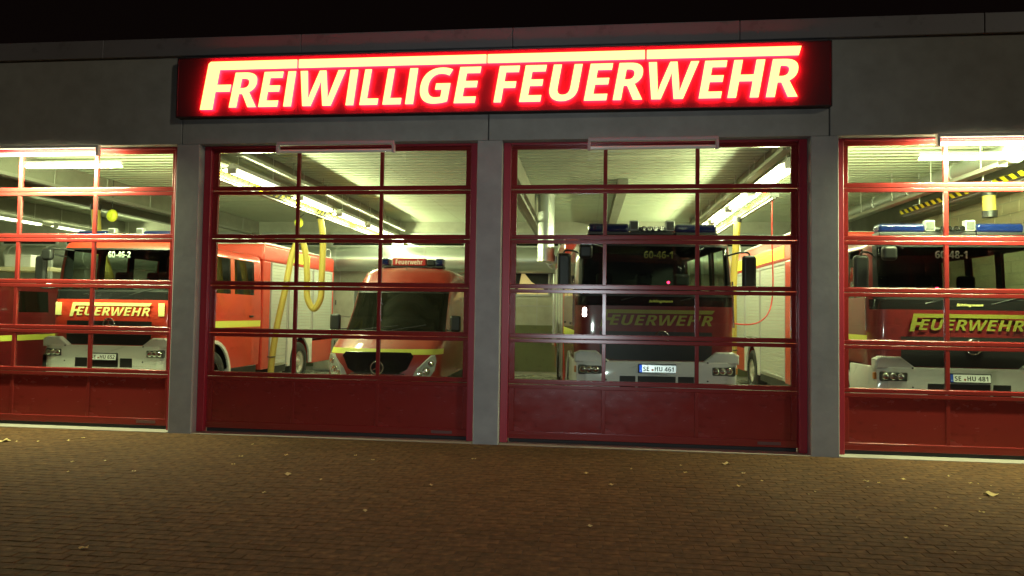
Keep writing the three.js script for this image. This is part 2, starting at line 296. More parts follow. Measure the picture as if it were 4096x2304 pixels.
// ---------------------------------------------------------------- fluorescent lamps over the gates
function areaLight(parent, w, h, I, x, y, z, rx, ry, col = TUBE) { const l = new THREE.RectAreaLight(col, I, w, h); l.position.set(x, y, z); l.rotation.set(rx, ry, 0, 'YXZ'); l.name = 'lamp'; parent.add(l); }
function gateLamp(x, on, label) {
  const t = thing('gate_lamp', label, 'lamp', [x, 4.04, 0.05], 'fluorescent lamps above the gates');
  part('housing', rspan(-0.86, 0.86, 0.085, 0.13, -0.03, 0.035, 0.008), on ? M.whitePlastic : M.fitting, t);
  for (const s of [-1, 1]) part('end_cap', rspan(s * 0.845 - 0.02, s * 0.845 + 0.02, -0.035, 0.085, -0.032, 0.04, 0.008), on ? M.whitePlastic : M.fitting, t);
  part('tube', cyl(0.026, 1.65, 0, 0.0, 0.004, 'x', 16), on ? M.glow : M.tubeOff, t);
  if (on) {
    areaLight(t, 1.62, 0.05, GATE_L, 0, -0.06, 0.0, -Math.PI / 2 + 0.82, 0);       // down and onto the gate
    areaLight(t, 1.62, 0.05, YARD_L, 0, -0.055, 0.04, -Math.PI / 2 + 0.35, Math.PI); // down and outwards
  }
}
gateLamp(-6.66, true, 'lit white fluorescent lamp above the leftmost gate');
gateLamp(-2.2, false, 'unlit fluorescent lamp above the gate with the van');
gateLamp(2.21, false, 'unlit fluorescent lamp above the gate that mirrors the flash');
gateLamp(6.66, true, 'lit white fluorescent lamp above the rightmost gate');

// ---------------------------------------------------------------- the illuminated sign
{
  const t = thing('illuminated_sign', 'long dark red board with glowing slanted letters reading FREIWILLIGE FEUERWEHR', 'sign');
  const X0 = -4.575, X1 = 4.498, Y0 = 4.537, Y1 = 5.407;
  part('board', boxUV(span(X0 + 0.02, X1 - 0.02, Y0 + 0.02, Y1 - 0.02, 0.02, 0.118)), M.signBoard, t);
  part('case', [rspan(X0, X1, Y0, Y0 + 0.02, 0.003, 0.126, 0.004), rspan(X0, X1, Y1 - 0.02, Y1, 0.003, 0.126, 0.004), rspan(X0, X0 + 0.02, Y0 + 0.02, Y1 - 0.02, 0.003, 0.126, 0.004), rspan(X1 - 0.02, X1, Y0 + 0.02, Y1 - 0.02, 0.003, 0.126, 0.004)], M.signCase, t);
  const face = [M.signFace, M.signEdge, M.signHalo], D = 0.03, ZF = 0.17, SH = 0.17;
  const letter = (name, g) => { // face glows pale yellow, the returns glow red
    g = norm(g); const n = g.attributes.normal, bins = [[], [], []];
    for (let i = 0; i < n.count; i += 3) bins[n.getZ(i) > 0.5 ? 0 : n.getZ(i) < -0.5 ? 2 : 1].push(i, i + 1, i + 2);
    g.setIndex(bins.flat()); g.clearGroups(); let at = 0; bins.forEach((b, k) => { g.addGroup(at, b.length, k); at += b.length; });
    const m = new THREE.Mesh(g, face); m.name = name; t.add(m); return m;
  };
  const put = (ch, x0, y0, x1, y1) => { const g = ch === 'I' ? poly([[0, 0], [0.3, 0], [0.3 + SH, 1], [SH, 1]].map(([a, b]) => [a * 0.5, b * (y1 - y0)]), D) : glyphs(ch, y1 - y0, D, SH); g.computeBoundingBox(); const b = g.boundingBox; g.translate(-b.min.x, 0, 0).scale((x1 - x0) / (b.max.x - b.min.x), 1, 1).translate(x0, y0, ZF); letter('letter', g); };
  const W = [['R', -3.746, -3.33], ['E', -3.305, -2.94], ['I', -2.935, -2.755], ['W', -2.69, -2.03], ['I', -2.025, -1.85], ['L', -1.825, -1.555], ['L', -1.495, -1.225], ['I', -1.172, -0.996], ['G', -0.965, -0.505], ['E', -0.49, -0.112],
    ['F', 0.063, 0.42], ['E', 0.414, 0.785], ['U', 0.822, 1.268], ['E', 1.288, 1.674], ['R', 1.672, 2.07], ['W', 2.145, 2.8], ['E', 2.795, 3.162], ['H', 3.164, 3.645], ['R', 3.652, 4.06]];
  for (const [c, a, b] of W) put(c, a, 4.655, b, 5.155);
  const ex = (pts, name) => { const g = new THREE.ExtrudeGeometry(new THREE.Shape(pts.map((p) => new THREE.Vector2(...p))), { depth: D, bevelEnabled: false }); g.translate(0, 0, ZF - D); letter(name, g); };
  const yb = 5.2, yt = 5.322, k = SH, L = (y) => -4.18 + (y - 4.63) * k; // the tall F runs into the bar
  ex([[L(4.63), 4.63], [L(4.63) + 0.19, 4.63], [L(4.885) + 0.185, 4.885], [L(4.885) + 0.4, 4.885], [L(4.985) + 0.4, 4.985], [L(4.985) + 0.19, 4.985], [L(yb) + 0.19, yb], [-2.745, yb], [-2.745, yt], [L(yt) + 0.03, yt], [L(yt - 0.03), yt - 0.03]], 'letter');
  for (const [a, b, sl] of [[-2.72, -0.046, 0], [-0.026, 2.092, 0], [2.118, 4.085, 1]]) ex([[a, yb], [b - (sl ? 0.02 : 0), yb], [b + (sl ? 0.015 : 0), yt], [a, yt]], 'light_bar');
  areaLight(t, 8.2, 0.6, SIGN_L, -0.05, 4.98, 0.18, 0, Math.PI, C(1, 0.28, 0.1));
}

// ---------------------------------------------------------------- a shell of rows of quads round the front of a vehicle
function shell(o, pick) {
  const cols = [], n = o.nc || 5; // column stops and what lies between them
  const stops = [];
  for (const z of o.zs) stops.push((l) => [-l.hw, z]);
  for (let i = 0; i <= n; i++) stops.push((l) => { const a = Math.PI - i / n * Math.PI / 2; return [-(l.hw - l.r) + l.r * Math.cos(a), l.zf - l.r + l.r * Math.sin(a)]; });
  const bow = (u) => (o.bow || 0) * (1 - u * u);
  for (const u of o.us) stops.push((l) => [u * (l.hw - l.r), l.zf + bow(u)]);
  for (let i = 0; i <= n; i++) stops.push((l) => { const a = Math.PI / 2 - i / n * Math.PI / 2; return [(l.hw - l.r) + l.r * Math.cos(a), l.zf - l.r + l.r * Math.sin(a)]; });
  for (const z of [...o.zs].reverse()) stops.push((l) => [l.hw, z]);
  const nz = o.zs.length, nu = o.us.length;
  const tagOf = (j) => { // the kind of the gap between stop j and j + 1
    if (j < nz - 1) return { t: 'S', a: o.zs[j], b: o.zs[j + 1], s: -1 };
    if (j === nz - 1) return { t: 'S', a: o.zs[nz - 1], b: 0, s: -1, last: 1 };
    if (j < nz + n) return { t: 'C', k: j - nz, s: -1 };
    const f = j - nz - n; // gaps in front: corner end -> us... -> corner start
    const U = [-1, ...o.us, 1];
    if (f <= nu) return { t: 'F', a: U[f], b: U[f + 1] };
    const c = f - nu - 1; if (c < n) return { t: 'C', k: n - 1 - c, s: 1 };
    const z = c - n, R = [...o.zs].reverse(); if (z === 0) return { t: 'S', a: o.zs[nz - 1], b: 0, s: 1, last: 1 };
    return { t: 'S', a: R[z], b: R[z - 1], s: 1 };
  };
  const P = o.levels.map((l) => stops.map((f) => { const [x, z] = f(l); return [x, l.y, z]; }));
  const bins = {};
  const quad = (key, a, b, c, d) => { (bins[key] ||= []).push(...a, ...b, ...c, ...a, ...c, ...d); };
  for (let i = 0; i + 1 < P.length; i++) for (let j = 0; j + 1 < stops.length; j++) {
    const key = pick(tagOf(j), o.levels[i].y, o.levels[i + 1].y, i); if (!key) continue;
    quad(key, P[i][j], P[i][j + 1], P[i + 1][j + 1], P[i + 1][j]);
  }
  const T = P[P.length - 1], m = T.length;
  for (let j = 0; j < m / 2 - 1; j++) quad(o.roof || 'body', T[j], T[j + 1], T[m - 2 - j], T[m - 1 - j]);
  for (let i = 0; i + 1 < P.length; i++) quad(o.rear || 'body', P[i][m - 1], P[i][0], P[i + 1][0], P[i + 1][m - 1]);
  const out = {};
  for (const k in bins) {
    let g = new THREE.BufferGeometry(); g.setAttribute('position', new THREE.BufferAttribute(new Float32Array(bins[k]), 3));
    g = mergeVertices(g, 1e-4); g.computeVertexNormals(); g = toCreasedNormals(g, 0.7); out[k] = boxUV(g);
  }
  return out;
}
const shrink = (levels, d) => levels.map((l) => ({ ...l, hw: l.hw - d, zf: l.zf - d, y: l.y, r: Math.max(0.03, l.r - d) }));
function wheel(parent, x, z, r, s) { // s: which side the hub looks to
  const w = 0.28, pr = [[0.56, -w / 2], [0.86, -w / 2], [0.97, -w / 2 + 0.03], [1, -w / 2 + 0.07], [1, w / 2 - 0.07], [0.97, w / 2 - 0.03], [0.86, w / 2], [0.56, w / 2], [0.56, -w / 2]].map(([a, b]) => new THREE.Vector2(a * r, b));
  const t = part('wheel', new THREE.LatheGeometry(pr, 36).rotateZ(Math.PI / 2).translate(x, r, z), M.tyre, parent);
  const hub = [[0, 0.10], [0.13, 0.10], [0.15, 0.06], [0.34, 0.02], [0.5, 0.06], [0.57, 0.11], [0.57, -0.1], [0, -0.1]].map(([a, b]) => new THREE.Vector2(a * r, b));
  const rim = new THREE.LatheGeometry(hub, 28).rotateZ(-Math.PI / 2); if (s < 0) rim.rotateY(Math.PI);
  const bolts = []; for (let k = 0; k < 10; k++) { const a = k / 10 * Math.PI * 2; bolts.push(cyl(0.014, 0.03, s * 0.05, Math.cos(a) * 0.24 * r, Math.sin(a) * 0.24 * r, 'x', 6)); }
  part('rim', merge([rim, ...bolts]).translate(x + s * 0.03, r, z), M.rim, t);
}
function plateTexture(text) {
  const c = document.createElement('canvas'); c.width = 520; c.height = 112; const g = c.getContext('2d');
  g.fillStyle = '#f4f6f8'; g.fillRect(0, 0, 520, 112); g.fillStyle = '#1c50c8'; g.fillRect(0, 0, 44, 112); g.fillStyle = '#111'; g.lineWidth = 5; g.strokeStyle = '#111'; g.strokeRect(4, 4, 512, 104);
  g.font = 'bold 84px sans-serif'; g.textBaseline = 'middle'; const [a, b, d] = text.split(' ');
  g.fillText(a, 56, 60, 112); g.fillText(b, 212, 60, 128); g.fillText(d, 356, 60, 150);
  g.fillStyle = '#8a4a3a'; g.beginPath(); g.arc(190, 74, 15, 0, 7); g.fill(); g.fillStyle = '#fff'; g.font = 'bold 20px sans-serif'; g.fillText('D', 15, 86);
  const t = new THREE.CanvasTexture(c); t.colorSpace = THREE.SRGBColorSpace; t.magFilter = THREE.LinearFilter; return t;
}
function numberPlate(parent, text, x, y, z, tilt) {
  const lean = tilt ? -0.045 : -0.12; // retro-reflecting sheet in a black holder
  part('number_plate_holder', rspan(x - 0.27, x + 0.27, y - 0.065, y + 0.065, z - 0.02, z, 0.006), M.black, parent);
  part('number_plate', new THREE.PlaneGeometry(0.52, 0.112).rotateX(lean).rotateY(tilt ? -0.13 : 0).translate(x, y, z + (tilt ? 0.04 : 0.011)), new THREE.MeshStandardMaterial({ map: plateTexture(text), roughness: tilt ? 0.33 : 0.5, metalness: tilt ? 0.75 : 0.1 }), parent);
}
function emblem(parent, x, y, z, r) { // a three-pointed star in a ring
  const g = [new THREE.TorusGeometry(r, r * 0.09, 8, 36).translate(x, y, z)];
  for (let k = 0; k < 3; k++) { const a = Math.PI / 2 + k * Math.PI * 2 / 3; g.push(poly([[-r * 0.13, 0], [r * 0.13, 0], [0, r * 0.97]], 0.012, 0.002).rotateZ(a - Math.PI / 2).translate(x, y, z + 0.006)); }
  part('emblem', g, M.chrome, parent);
}
function mirror(parent, s, x, y, z, h = 0.42, armY = [0.28, -0.3]) {
  const m = part('mirror', rbox(0.2, h, 0.1, 0.05, s * x, y, z, 3), M.black, parent);
  part('mirror_arm', armY.map((a) => tube([[s * (x - 0.28), y + a * 0.9, z - 0.25], [s * (x - 0.1), y + a * 1.05, z - 0.03], [s * x, y + a, z], [s * x, y + a * 0.6, z]], 0.014, 16, 6)), M.black, m);
}
function beaconBar(parent, y, z, hw) {
  for (const s of [-1, 1]) {
    const b = part('blue_light', rspan(Math.min(s * 0.34, s * hw), Math.max(s * 0.34, s * hw), y, y + 0.14, z - 0.2, z + 0.02, 0.05, 3), M.blueLamp, parent);
    part('light_base', rspan(Math.min(s * 0.34, s * hw), Math.max(s * 0.34, s * hw), y - 0.035, y + 0.012, z - 0.22, z + 0.03, 0.01), M.black, b);
  }
  const c = part('lamp_bridge', [rspan(-0.335, 0.335, y - 0.03, y + 0.02, z - 0.2, z + 0.01, 0.01), rspan(-0.25, 0.25, y + 0.02, y + 0.1, z - 0.16, z - 0.06, 0.02)], M.black, parent);
  for (const s of [-1, 1]) { const l = part('work_light', rspan(s * 0.27 - 0.07, s * 0.27 + 0.07, y + 0.03, y + 0.19, z - 0.1, z + 0.0, 0.02), M.steelBox, parent); part('lens', rspan(s * 0.27 - 0.055, s * 0.27 + 0.055, y + 0.05, y + 0.17, z - 0.005, z + 0.006, 0.008), M.lampBlack, l); }
  part('horn', [0, 1, 2, 3].map((i) => cyl(0.02, 0.16, -0.14 + i * 0.09, y + 0.06, z - 0.01, 'z', 12, 0.036)), M.chrome, c);
}
// "FEUERWEHR" with a tall F whose top arm runs as a bar over the other letters
function feuerwehr(x0, x1, y0, y1, z) {
  const h = y1 - y0, w = x1 - x0, bar = h * 0.24, gap = h * 0.1, d = 0.004, k = 0.24, st = w * 0.042, L = (y) => x0 + (y - y0) * k;
  const F = poly([[L(y0 - h * 0.08), y0 - h * 0.08], [L(y0 - h * 0.08) + st, y0 - h * 0.08], [L(y0 + h * 0.3) + st, y0 + h * 0.3], [L(y0 + h * 0.3) + st * 2, y0 + h * 0.3], [L(y0 + h * 0.48) + st * 2, y0 + h * 0.48], [L(y0 + h * 0.48) + st, y0 + h * 0.48], [L(y1 - bar) + st, y1 - bar], [x1 - 0.02, y1 - bar], [x1 + 0.02, y1], [L(y1), y1]], d);
  const rest = fitText('EUERWEHR', L(y0) + st * 1.9, x1 - 0.01, y0, y1 - bar - gap, d, k);
  return merge([F, rest]).translate(0, 0, z + d);
}

// ---------------------------------------------------------------- fire engine
function fireEngine(o) {
  const t = thing('fire_engine', o.label, 'fire engine', [o.x, 0, o.z], 'fire engines parked in the hall');
  const hw = o.hw, cabZ = -o.cab, wz = -1.32;
  const lv = [[0.6, hw - 0.03, -0.06, 0.2], [1.14, hw - 0.01, 0, 0.22], [1.42, hw, 0, 0.22], [1.55, hw, 0, 0.22], [1.92, hw, -0.012, 0.22], [2.06, hw - 0.003, -0.03, 0.22], [2.09, hw - 0.004, -0.034, 0.22], [2.5, hw - 0.02, -0.085, 0.2], [2.80, hw - 0.035, -0.13, 0.2], [2.83, hw - 0.04, -0.135, 0.2], [2.92, hw - 0.07, -0.17, 0.2], [2.97, hw - 0.13, -0.25, 0.2], [2.99, hw - 0.25, -0.38, 0.2]].map(([y, a, b, r]) => ({ y, hw: a, zf: b, r }));
  const zs = [cabZ, -2.94, -2.9, -2.09, -2.05, -1.98, -1.94, -1.25, -1.21, -1.14, -1.1, -0.44].filter((z) => z >= cabZ - 0.001);
  const us = [-0.86, -0.43, 0, 0.43, 0.86], wins = [[-2.9, -2.09], [-1.94, -1.25], [-1.1, -0.44]];
  const inWin = (a, b) => wins.some(([p, q]) => a >= p - 0.001 && b <= q + 0.001);
  const pick = (c, y0, y1) => {
    const F = c.t === 'F', K = c.t === 'C';
    if (c.t === 'S' && y1 <= 1.15 && c.a > -1.98 && c.b < -0.4) return null;               // wheel opening
    if (F && y0 >= 1.13 && y1 <= 1.56 && Math.abs((c.a + c.b) / 2) < 0.9) return 'grille';
    if ((F || K && c.k > 0) && y0 >= 1.91 && y1 <= 2.07) return 'panel';
    if (y0 >= 2.05 && y1 <= 2.84) {
      const glassRow = y0 >= 2.085 && y1 <= 2.81;
      if (F || K && c.k >= 2) return glassRow && (F || c.k >= 3) ? 'windshield' : 'seal';
      if (c.t === 'S' && !c.last && inWin(c.a, c.b) && glassRow) return 'side_window';
    }
    if (c.t === 'S' && y0 >= 1.41 && y1 <= 1.56) return 'stripe';
    return 'body';
  };
  const s = shell({ levels: lv, zs, us, bow: 0.03, nc: 5 }, pick);
  part('cab', s.body, o.paint || M.red, t); part('grille', s.grille, M.black, t); part('wiper_panel', s.panel, M.blackGloss, t);
  part('windshield', s.windshield, M.carGlass, t); part('windshield_seal', s.seal, M.black, t); part('side_window', s.side_window, M.carGlass, t);
  part('reflective_stripe', s.stripe, M.retro, t);
  const li = shell({ levels: shrink(lv, 0.045).slice(1, -1), zs: zs.map((z) => Math.max(z, cabZ + 0.05)), us, bow: 0.03 }, (c, y0, y1, i) => { const k = pick(c, y0, y1); return k === 'windshield' || k === 'side_window' ? null : 'lining'; });
  part('cab_lining', Object.values(li), M.lining, t);
  part('cab_floor', span(-hw + 0.06, hw - 0.06, 1.1, 1.16, cabZ + 0.06, -0.1), M.lining, t);
  for (const x of [-0.62, 0.02, 0.62]) part('seat', [rbox(0.46, 0.62, 0.14, 0.06, x, 1.95, -1.12), rbox(0.46, 0.14, 0.46, 0.05, x, 1.66, -0.9), rbox(0.26, 0.2, 0.1, 0.05, x, 2.36, -1.13), box(0.3, 0.5, 0.3, x, 1.4, -0.92)], M.seat, t);
  part('dashboard', [rbox(2.1, 0.34, 0.36, 0.06, 0, 1.86, -0.27), rbox(0.5, 0.12, 0.2, 0.04, 0.6, 2.06, -0.32)], M.lining, t);
  part('steering_wheel', [new THREE.TorusGeometry(0.21, 0.018, 8, 28).rotateX(-1.0).translate(0.62, 2.1, -0.5), rod([0.62, 2.09, -0.5], [0.62, 1.9, -0.36], 0.03)], M.black, t);
  for (const x of [-0.5, 0.35]) part('wiper', [rod([x, 2.0, -0.005], [x + 0.5, 2.13, -0.025], 0.011, 6), rod([x + 0.05, 2.11, -0.02], [x + 0.78, 2.16, -0.03], 0.009, 6)], M.black, t);
  // bumper with raised ends
  const ring = (w, d, r, y0, y1, cut) => { const a = [[-w, -0.75], [-w, d - r], [-w + r * 0.3, d - r * 0.3], [-w + r, d], [w - r, d], [w - r * 0.3, d - r * 0.3], [w, d - r], [w, -0.75], [w - 0.12, -0.75], [w - 0.12, d - r - 0.08], [w - r - 0.05, d - 0.13], [-w + r + 0.05, d - 0.13], [-w + 0.12, d - r - 0.08], [-w + 0.12, -0.75]]; return poly(a, y1 - y0, 0.02).rotateX(-Math.PI / 2).scale(1, 1, -1).translate(0, y0 + (y1 - y0), 0); };
  const flip = (g) => { g = norm(g); const p = g.attributes.position; for (let i = 0; i < p.count; i += 3) for (let k = 0; k < 3; k++) { const a = p.array[(i + 1) * 3 + k]; p.array[(i + 1) * 3 + k] = p.array[(i + 2) * 3 + k]; p.array[(i + 2) * 3 + k] = a; } g.computeVertexNormals(); return g; };
  const bw = hw + 0.035;
  const bump = [toCreasedNormals(flip(ring(bw, 0.11, 0.2, 0.48, 1.13)), 0.5)];
  for (const e of [-1, 1]) bump.push(poly([[e * 0.64, 1.1], [e * (bw - 0.02), 1.1], [e * (bw - 0.02), 1.23], [e * (bw - 0.1), 1.27], [e * 0.86, 1.27]].sort(() => 0), 0.16, 0.025).translate(0, 0, 0.1));
  const bumper = part('bumper', bump, M.white, t);
  part('bumper_step', rspan(-hw + 0.1, hw - 0.1, 0.56, 0.64, 0.085, 0.135, 0.02), M.white, bumper);
  for (const [a, b] of [[-0.53, -0.3], [-0.27, 0.27], [0.3, 0.53]]) part('air_slot', rspan(a, b, 0.76, 0.92, 0.085, 0.1135, 0.008), M.black, bumper);
  for (const [x, y] of [[-0.72, 0.86], [0.72, 0.86], [-0.72, 1.12], [0.72, 1.12]]) part('bolt', cyl(0.012, 0.012, x, y, 0.112, 'z', 10), M.black, bumper);
  for (const e of [-1, 1]) { // headlight: dark bowl, chrome reflectors, clear cover
    const a = e * 0.775, b = e * (hw - 0.04), x0 = Math.min(a, b), x1 = Math.max(a, b), y0 = 0.93, y1 = 1.07;
    const hl = part('headlight', rspan(x0, x1, y0, y1, 0.06, 0.116, 0.05, 3), M.lampBlack, t);
    part('reflector', [0.2, 0.47, 0.74].map((f) => new THREE.SphereGeometry(0.062, 18, 10, 0, Math.PI * 2, 0, 1.1).rotateX(Math.PI / 2).translate(x0 + (x1 - x0) * f, (y0 + y1) / 2, 0.078)), M.chrome, hl);
    part('lens', rspan(x0 + 0.01, x1 - 0.01, y0 + 0.01, y1 - 0.01, 0.11, 0.142, 0.04, 3), M.lens, hl);
    part('indicator', rspan(e * (hw - 0.015) - 0.025, e * (hw - 0.015) + 0.025, 0.95, 1.05, -0.03, 0.04, 0.015), M.amber, hl);
  }
  numberPlate(t, o.plate, 0, o.plateY, 0.135, o.plateTilt);
  emblem(t, o.emblemX, o.emblemY, 0.045, 0.1);
  part('lettering', [feuerwehr(o.word[0], o.word[1], 1.64, 1.865, 0.034)], o.pale ? M.retroPale : M.retroDull, t);
  if (o.pale) for (const e of [-1, 1]) part('reflective_patch', rspan(e * 0.96 - 0.055, e * 0.96 + 0.055, 1.64, 1.865, 0.0, 0.012, 0.003), M.retroPale, t);
  part('call_number', fitText(o.number, -0.16 + o.numX, 0.26 + o.numX, o.numY, o.numY + 0.105, 0.004).translate(0, 0, -0.078 - (o.numY - 2.55) * 0.13), o.numMat || M.whiteLetter, t);
  if (o.maker) part('maker_lettering', fitText(o.maker, -0.1, 0.24, 1.965, 2.01, 0.004, 0.25).translate(0, 0, 0.018), o.makerMat, t);
  beaconBar(t, o.barY || 3.02, -0.32, hw - 0.2);
  mirror(t, -1, hw + 0.17, 2.42, 0.02, 0.5); mirror(t, 1, hw + 0.17, 2.42, 0.02, 0.5); mirror(t, -1, hw - 0.12, 2.68, 0.22, 0.2, [0.1]);
  part('handrail', [-1, 1].map((e) => rod([e * (hw + 0.02), 1.62, -0.2], [e * (hw + 0.01), 2.3, -0.24], 0.014)), M.chrome, t);
  part('door_handle', [-1, 1].map((e) => [rspan(e * hw - 0.02, e * hw + 0.02, 1.62, 1.66, -2.86, -2.7, 0.01), rspan(e * hw - 0.02, e * hw + 0.02, 1.62, 1.66, -1.22, -1.06, 0.01)]).flat(), M.black, t);
  for (const e of [-1, 1]) {
    const arch = []; for (let k = 0; k <= 14; k++) { const a = Math.PI * k / 14; arch.push([wz + 0.58 * Math.cos(a), 0.5 + 0.62 * Math.sin(a)]); }
    const out = []; for (let k = 14; k >= 0; k--) { const a = Math.PI * k / 14; out.push([wz + 0.65 * Math.cos(a), 0.5 + 0.69 * Math.sin(a)]); }
    part('wheel_arch', poly([...arch, ...out], 0.36, 0.008).rotateY(-Math.PI / 2).translate(e > 0 ? hw - 0.33 : -hw - 0.02, 0, 0).scale(1, 1, 1), M.white, t);
    part('arch_filler', poly([[wz - 0.66, 0.6], [wz - 0.62, 1.15], [wz + 0.9, 1.15], [wz + 0.9, 0.6], ...out.map(([a, b]) => [a, Math.max(b, 0.6)])], 0.02).rotateY(-Math.PI / 2).translate(e > 0 ? hw - 0.03 : -hw, 0, 0), o.paint || M.red, t);
    wheel(t, e * (hw - 0.13), wz, 0.5, e);
    part('step', rspan(e * (hw - 0.14) - 0.12, e * (hw - 0.14) + 0.12, 0.42, 0.6, cabZ + 0.1, wz - 0.68, 0.02), M.black, t);
  }
  // equipment body
  const z0 = cabZ - 0.08, z1 = -o.len, topY = o.bodyTop, rw = -o.rearWheel;
  part('equipment_body', [rspan(-hw, hw, o.shTop, topY, z1, z0, 0.05, 3), rspan(-hw + 0.04, hw - 0.04, 1.12, o.shTop + 0.01, z1 + 0.02, z0 - 0.01, 0.01), rspan(-hw, hw, 0.46, o.shTop + 0.01, z0 - (o.front || 0.3), z0, 0.03, 2), rspan(-hw, hw, 0.95, o.shTop + 0.01, z1, z1 + 0.1, 0.03, 2)], M.red, t);
  part('chassis', [rspan(-0.5, 0.5, 0.55, 1.1, z1 + 0.1, -0.4, 0.02), rspan(-hw + 0.3, hw - 0.3, 0.6, 1.1, rw + 0.7, z0, 0.02)], M.black, t);
  part('roof_deck', rspan(-hw + 0.1, hw - 0.1, topY, topY + 0.015, z1 + 0.1, z0 - 0.1, 0.004), M.alu, t);
  part('roof_rail', [-1, 1].map((e) => rspan(e * (hw - 0.06) - 0.03, e * (hw - 0.06) + 0.03, topY, topY + 0.04, z1 + 0.1, z0 - 0.1, 0.01)), M.alu, t);
  part('grab_hoop', [-1, 1].map((e) => tube([[e * (hw - 0.08), topY, z1 + 0.1], [e * (hw - 0.08), topY + 0.22, z1 + 0.14], [e * (hw - 0.08), topY + 0.22, z1 + 0.45], [e * (hw - 0.08), topY, z1 + 0.5]], 0.022, 20, 8)), M.alu, t);
  const tb = o.shTop - 0.06;
  for (const e of [-1, 1]) {
    const X = (d) => e > 0 ? [hw - 0.05, hw + d] : [-hw - d, -hw + 0.05];
    for (const [a, b, lo] of o.shutters) {
      const sh = part('roller_shutter', (() => { const g = []; const nS = Math.round((tb - lo) / 0.075), h = (tb - lo) / nS; for (let i = 0; i < nS; i++) g.push(rspan(...X(-0.012), lo + i * h + 0.0015, lo + (i + 1) * h - 0.0015, b, a, 0.006)); return g; })(), M.shutter, t);
      part('shutter_handle', rspan(...X(0.012), lo + 0.05, lo + 0.08, b + 0.15, a - 0.15, 0.008), M.alu, sh);
      part('shutter_frame', [rspan(...X(0.002), lo, tb, a, a + 0.04, 0.004), rspan(...X(0.002), lo, tb, b - 0.04, b, 0.004), rspan(...X(0.006), tb, tb + 0.055, b - 0.04, a + 0.04, 0.004)], M.greyPlastic, sh);
    }
    const arch = []; for (let k = 0; k <= 16; k++) { const a = Math.PI * k / 16; arch.push([rw + 0.58 * Math.cos(a), 0.5 + 0.62 * Math.sin(a)]); }
    part('wheel_surround', poly([[rw + 0.72, 0.45], [rw + 0.72, 1.24], [rw - 0.72, 1.24], [rw - 0.72, 0.45], [rw - 0.58, 0.45], ...arch.reverse(), [rw + 0.58, 0.45]], 0.05, 0.006).rotateY(-Math.PI / 2).translate(e > 0 ? hw - 0.045 : -hw - 0.005, 0, 0), M.white, t);
    part('wheel_housing', rspan(e * (hw - 0.5) - 0.1, e * (hw - 0.5) + 0.1, 0.4, 1.2, rw - 0.6, rw + 0.6, 0.02), M.black, t);
    wheel(t, e * (hw - 0.14), rw, 0.5, e);
    part('locker', rspan(...(e > 0 ? [hw - 0.45, hw - 0.01] : [-hw + 0.01, -hw + 0.45]), 0.42, 1.0, z1 + 0.05, rw - 0.76, 0.02), M.red, t);
    part('skirt_locker', rspan(...(e > 0 ? [hw - 0.45, hw - 0.015] : [-hw + 0.015, -hw + 0.45]), 0.34, 0.5, rw + 0.76, z0 - 0.4, 0.02), M.black, t);
  }
  return t;
}
const V1 = fireEngine({ x: -6.86, z: -1.7, hw: 1.14, cab: 3.2, len: 7.45, bodyTop: 3.24, shTop: 2.86, rearWheel: 5.3, front: 0.35, plate: 'SE HU 652', plateY: 0.94, word: [-0.72, 0.78], pale: true, number: '60-46-2', numX: 0.02, numY: 2.66, emblemX: 0.02, emblemY: 1.5,
  shutters: [[-3.72, -4.52, 0.5], [-4.66, -5.95, 1.26], [-6.09, -7.3, 1.06]], label: 'fire engine 60-46-2 with white bumper and pale FEUERWEHR lettering behind the leftmost gate' });
const V3 = fireEngine({ x: 2.35, z: -0.75, hw: 1.16, cab: 3.2, len: 7.6, bodyTop: 3.3, shTop: 2.9, rearWheel: 5.4, plate: 'SE HU 461', plateY: 1.03, word: [-0.8, 0.82], number: '60-46-1', numX: 0.0, numY: 2.62, emblemX: 0.08, emblemY: 1.46, maker: 'Schlingmann', makerMat: M.retro,
  shutters: [[-3.8, -4.6, 0.5], [-4.75, -6.05, 1.26], [-6.2, -7.4, 1.06]], paint: M.wine, numMat: M.retroDull, plateTilt: 1, label: 'dark fire engine 60-46-1 with glaring number plate behind the gate that mirrors the flash' });
V3.rotation.y = 0.085;
const V4 = fireEngine({ x: 6.5, z: -0.7, hw: 1.18, cab: 3.45, len: 9.0, bodyTop: 3.44, shTop: 2.92, rearWheel: 6.95, front: 0.68, plate: 'SE HU 481', plateY: 1.0, word: [-0.72, 0.76], number: '60-48-1', numX: -0.16, numY: 2.64, emblemX: 0.1, emblemY: 1.42, maker: 'Schlingmann', makerMat: M.retroPale,
  shutters: [[-4.24, -6.12, 0.5], [-6.27, -7.6, 1.26], [-7.75, -8.9, 1.06]], paint: M.wine, label: 'fire engine 60-48-1 with blue light bar behind the rightmost gate' });
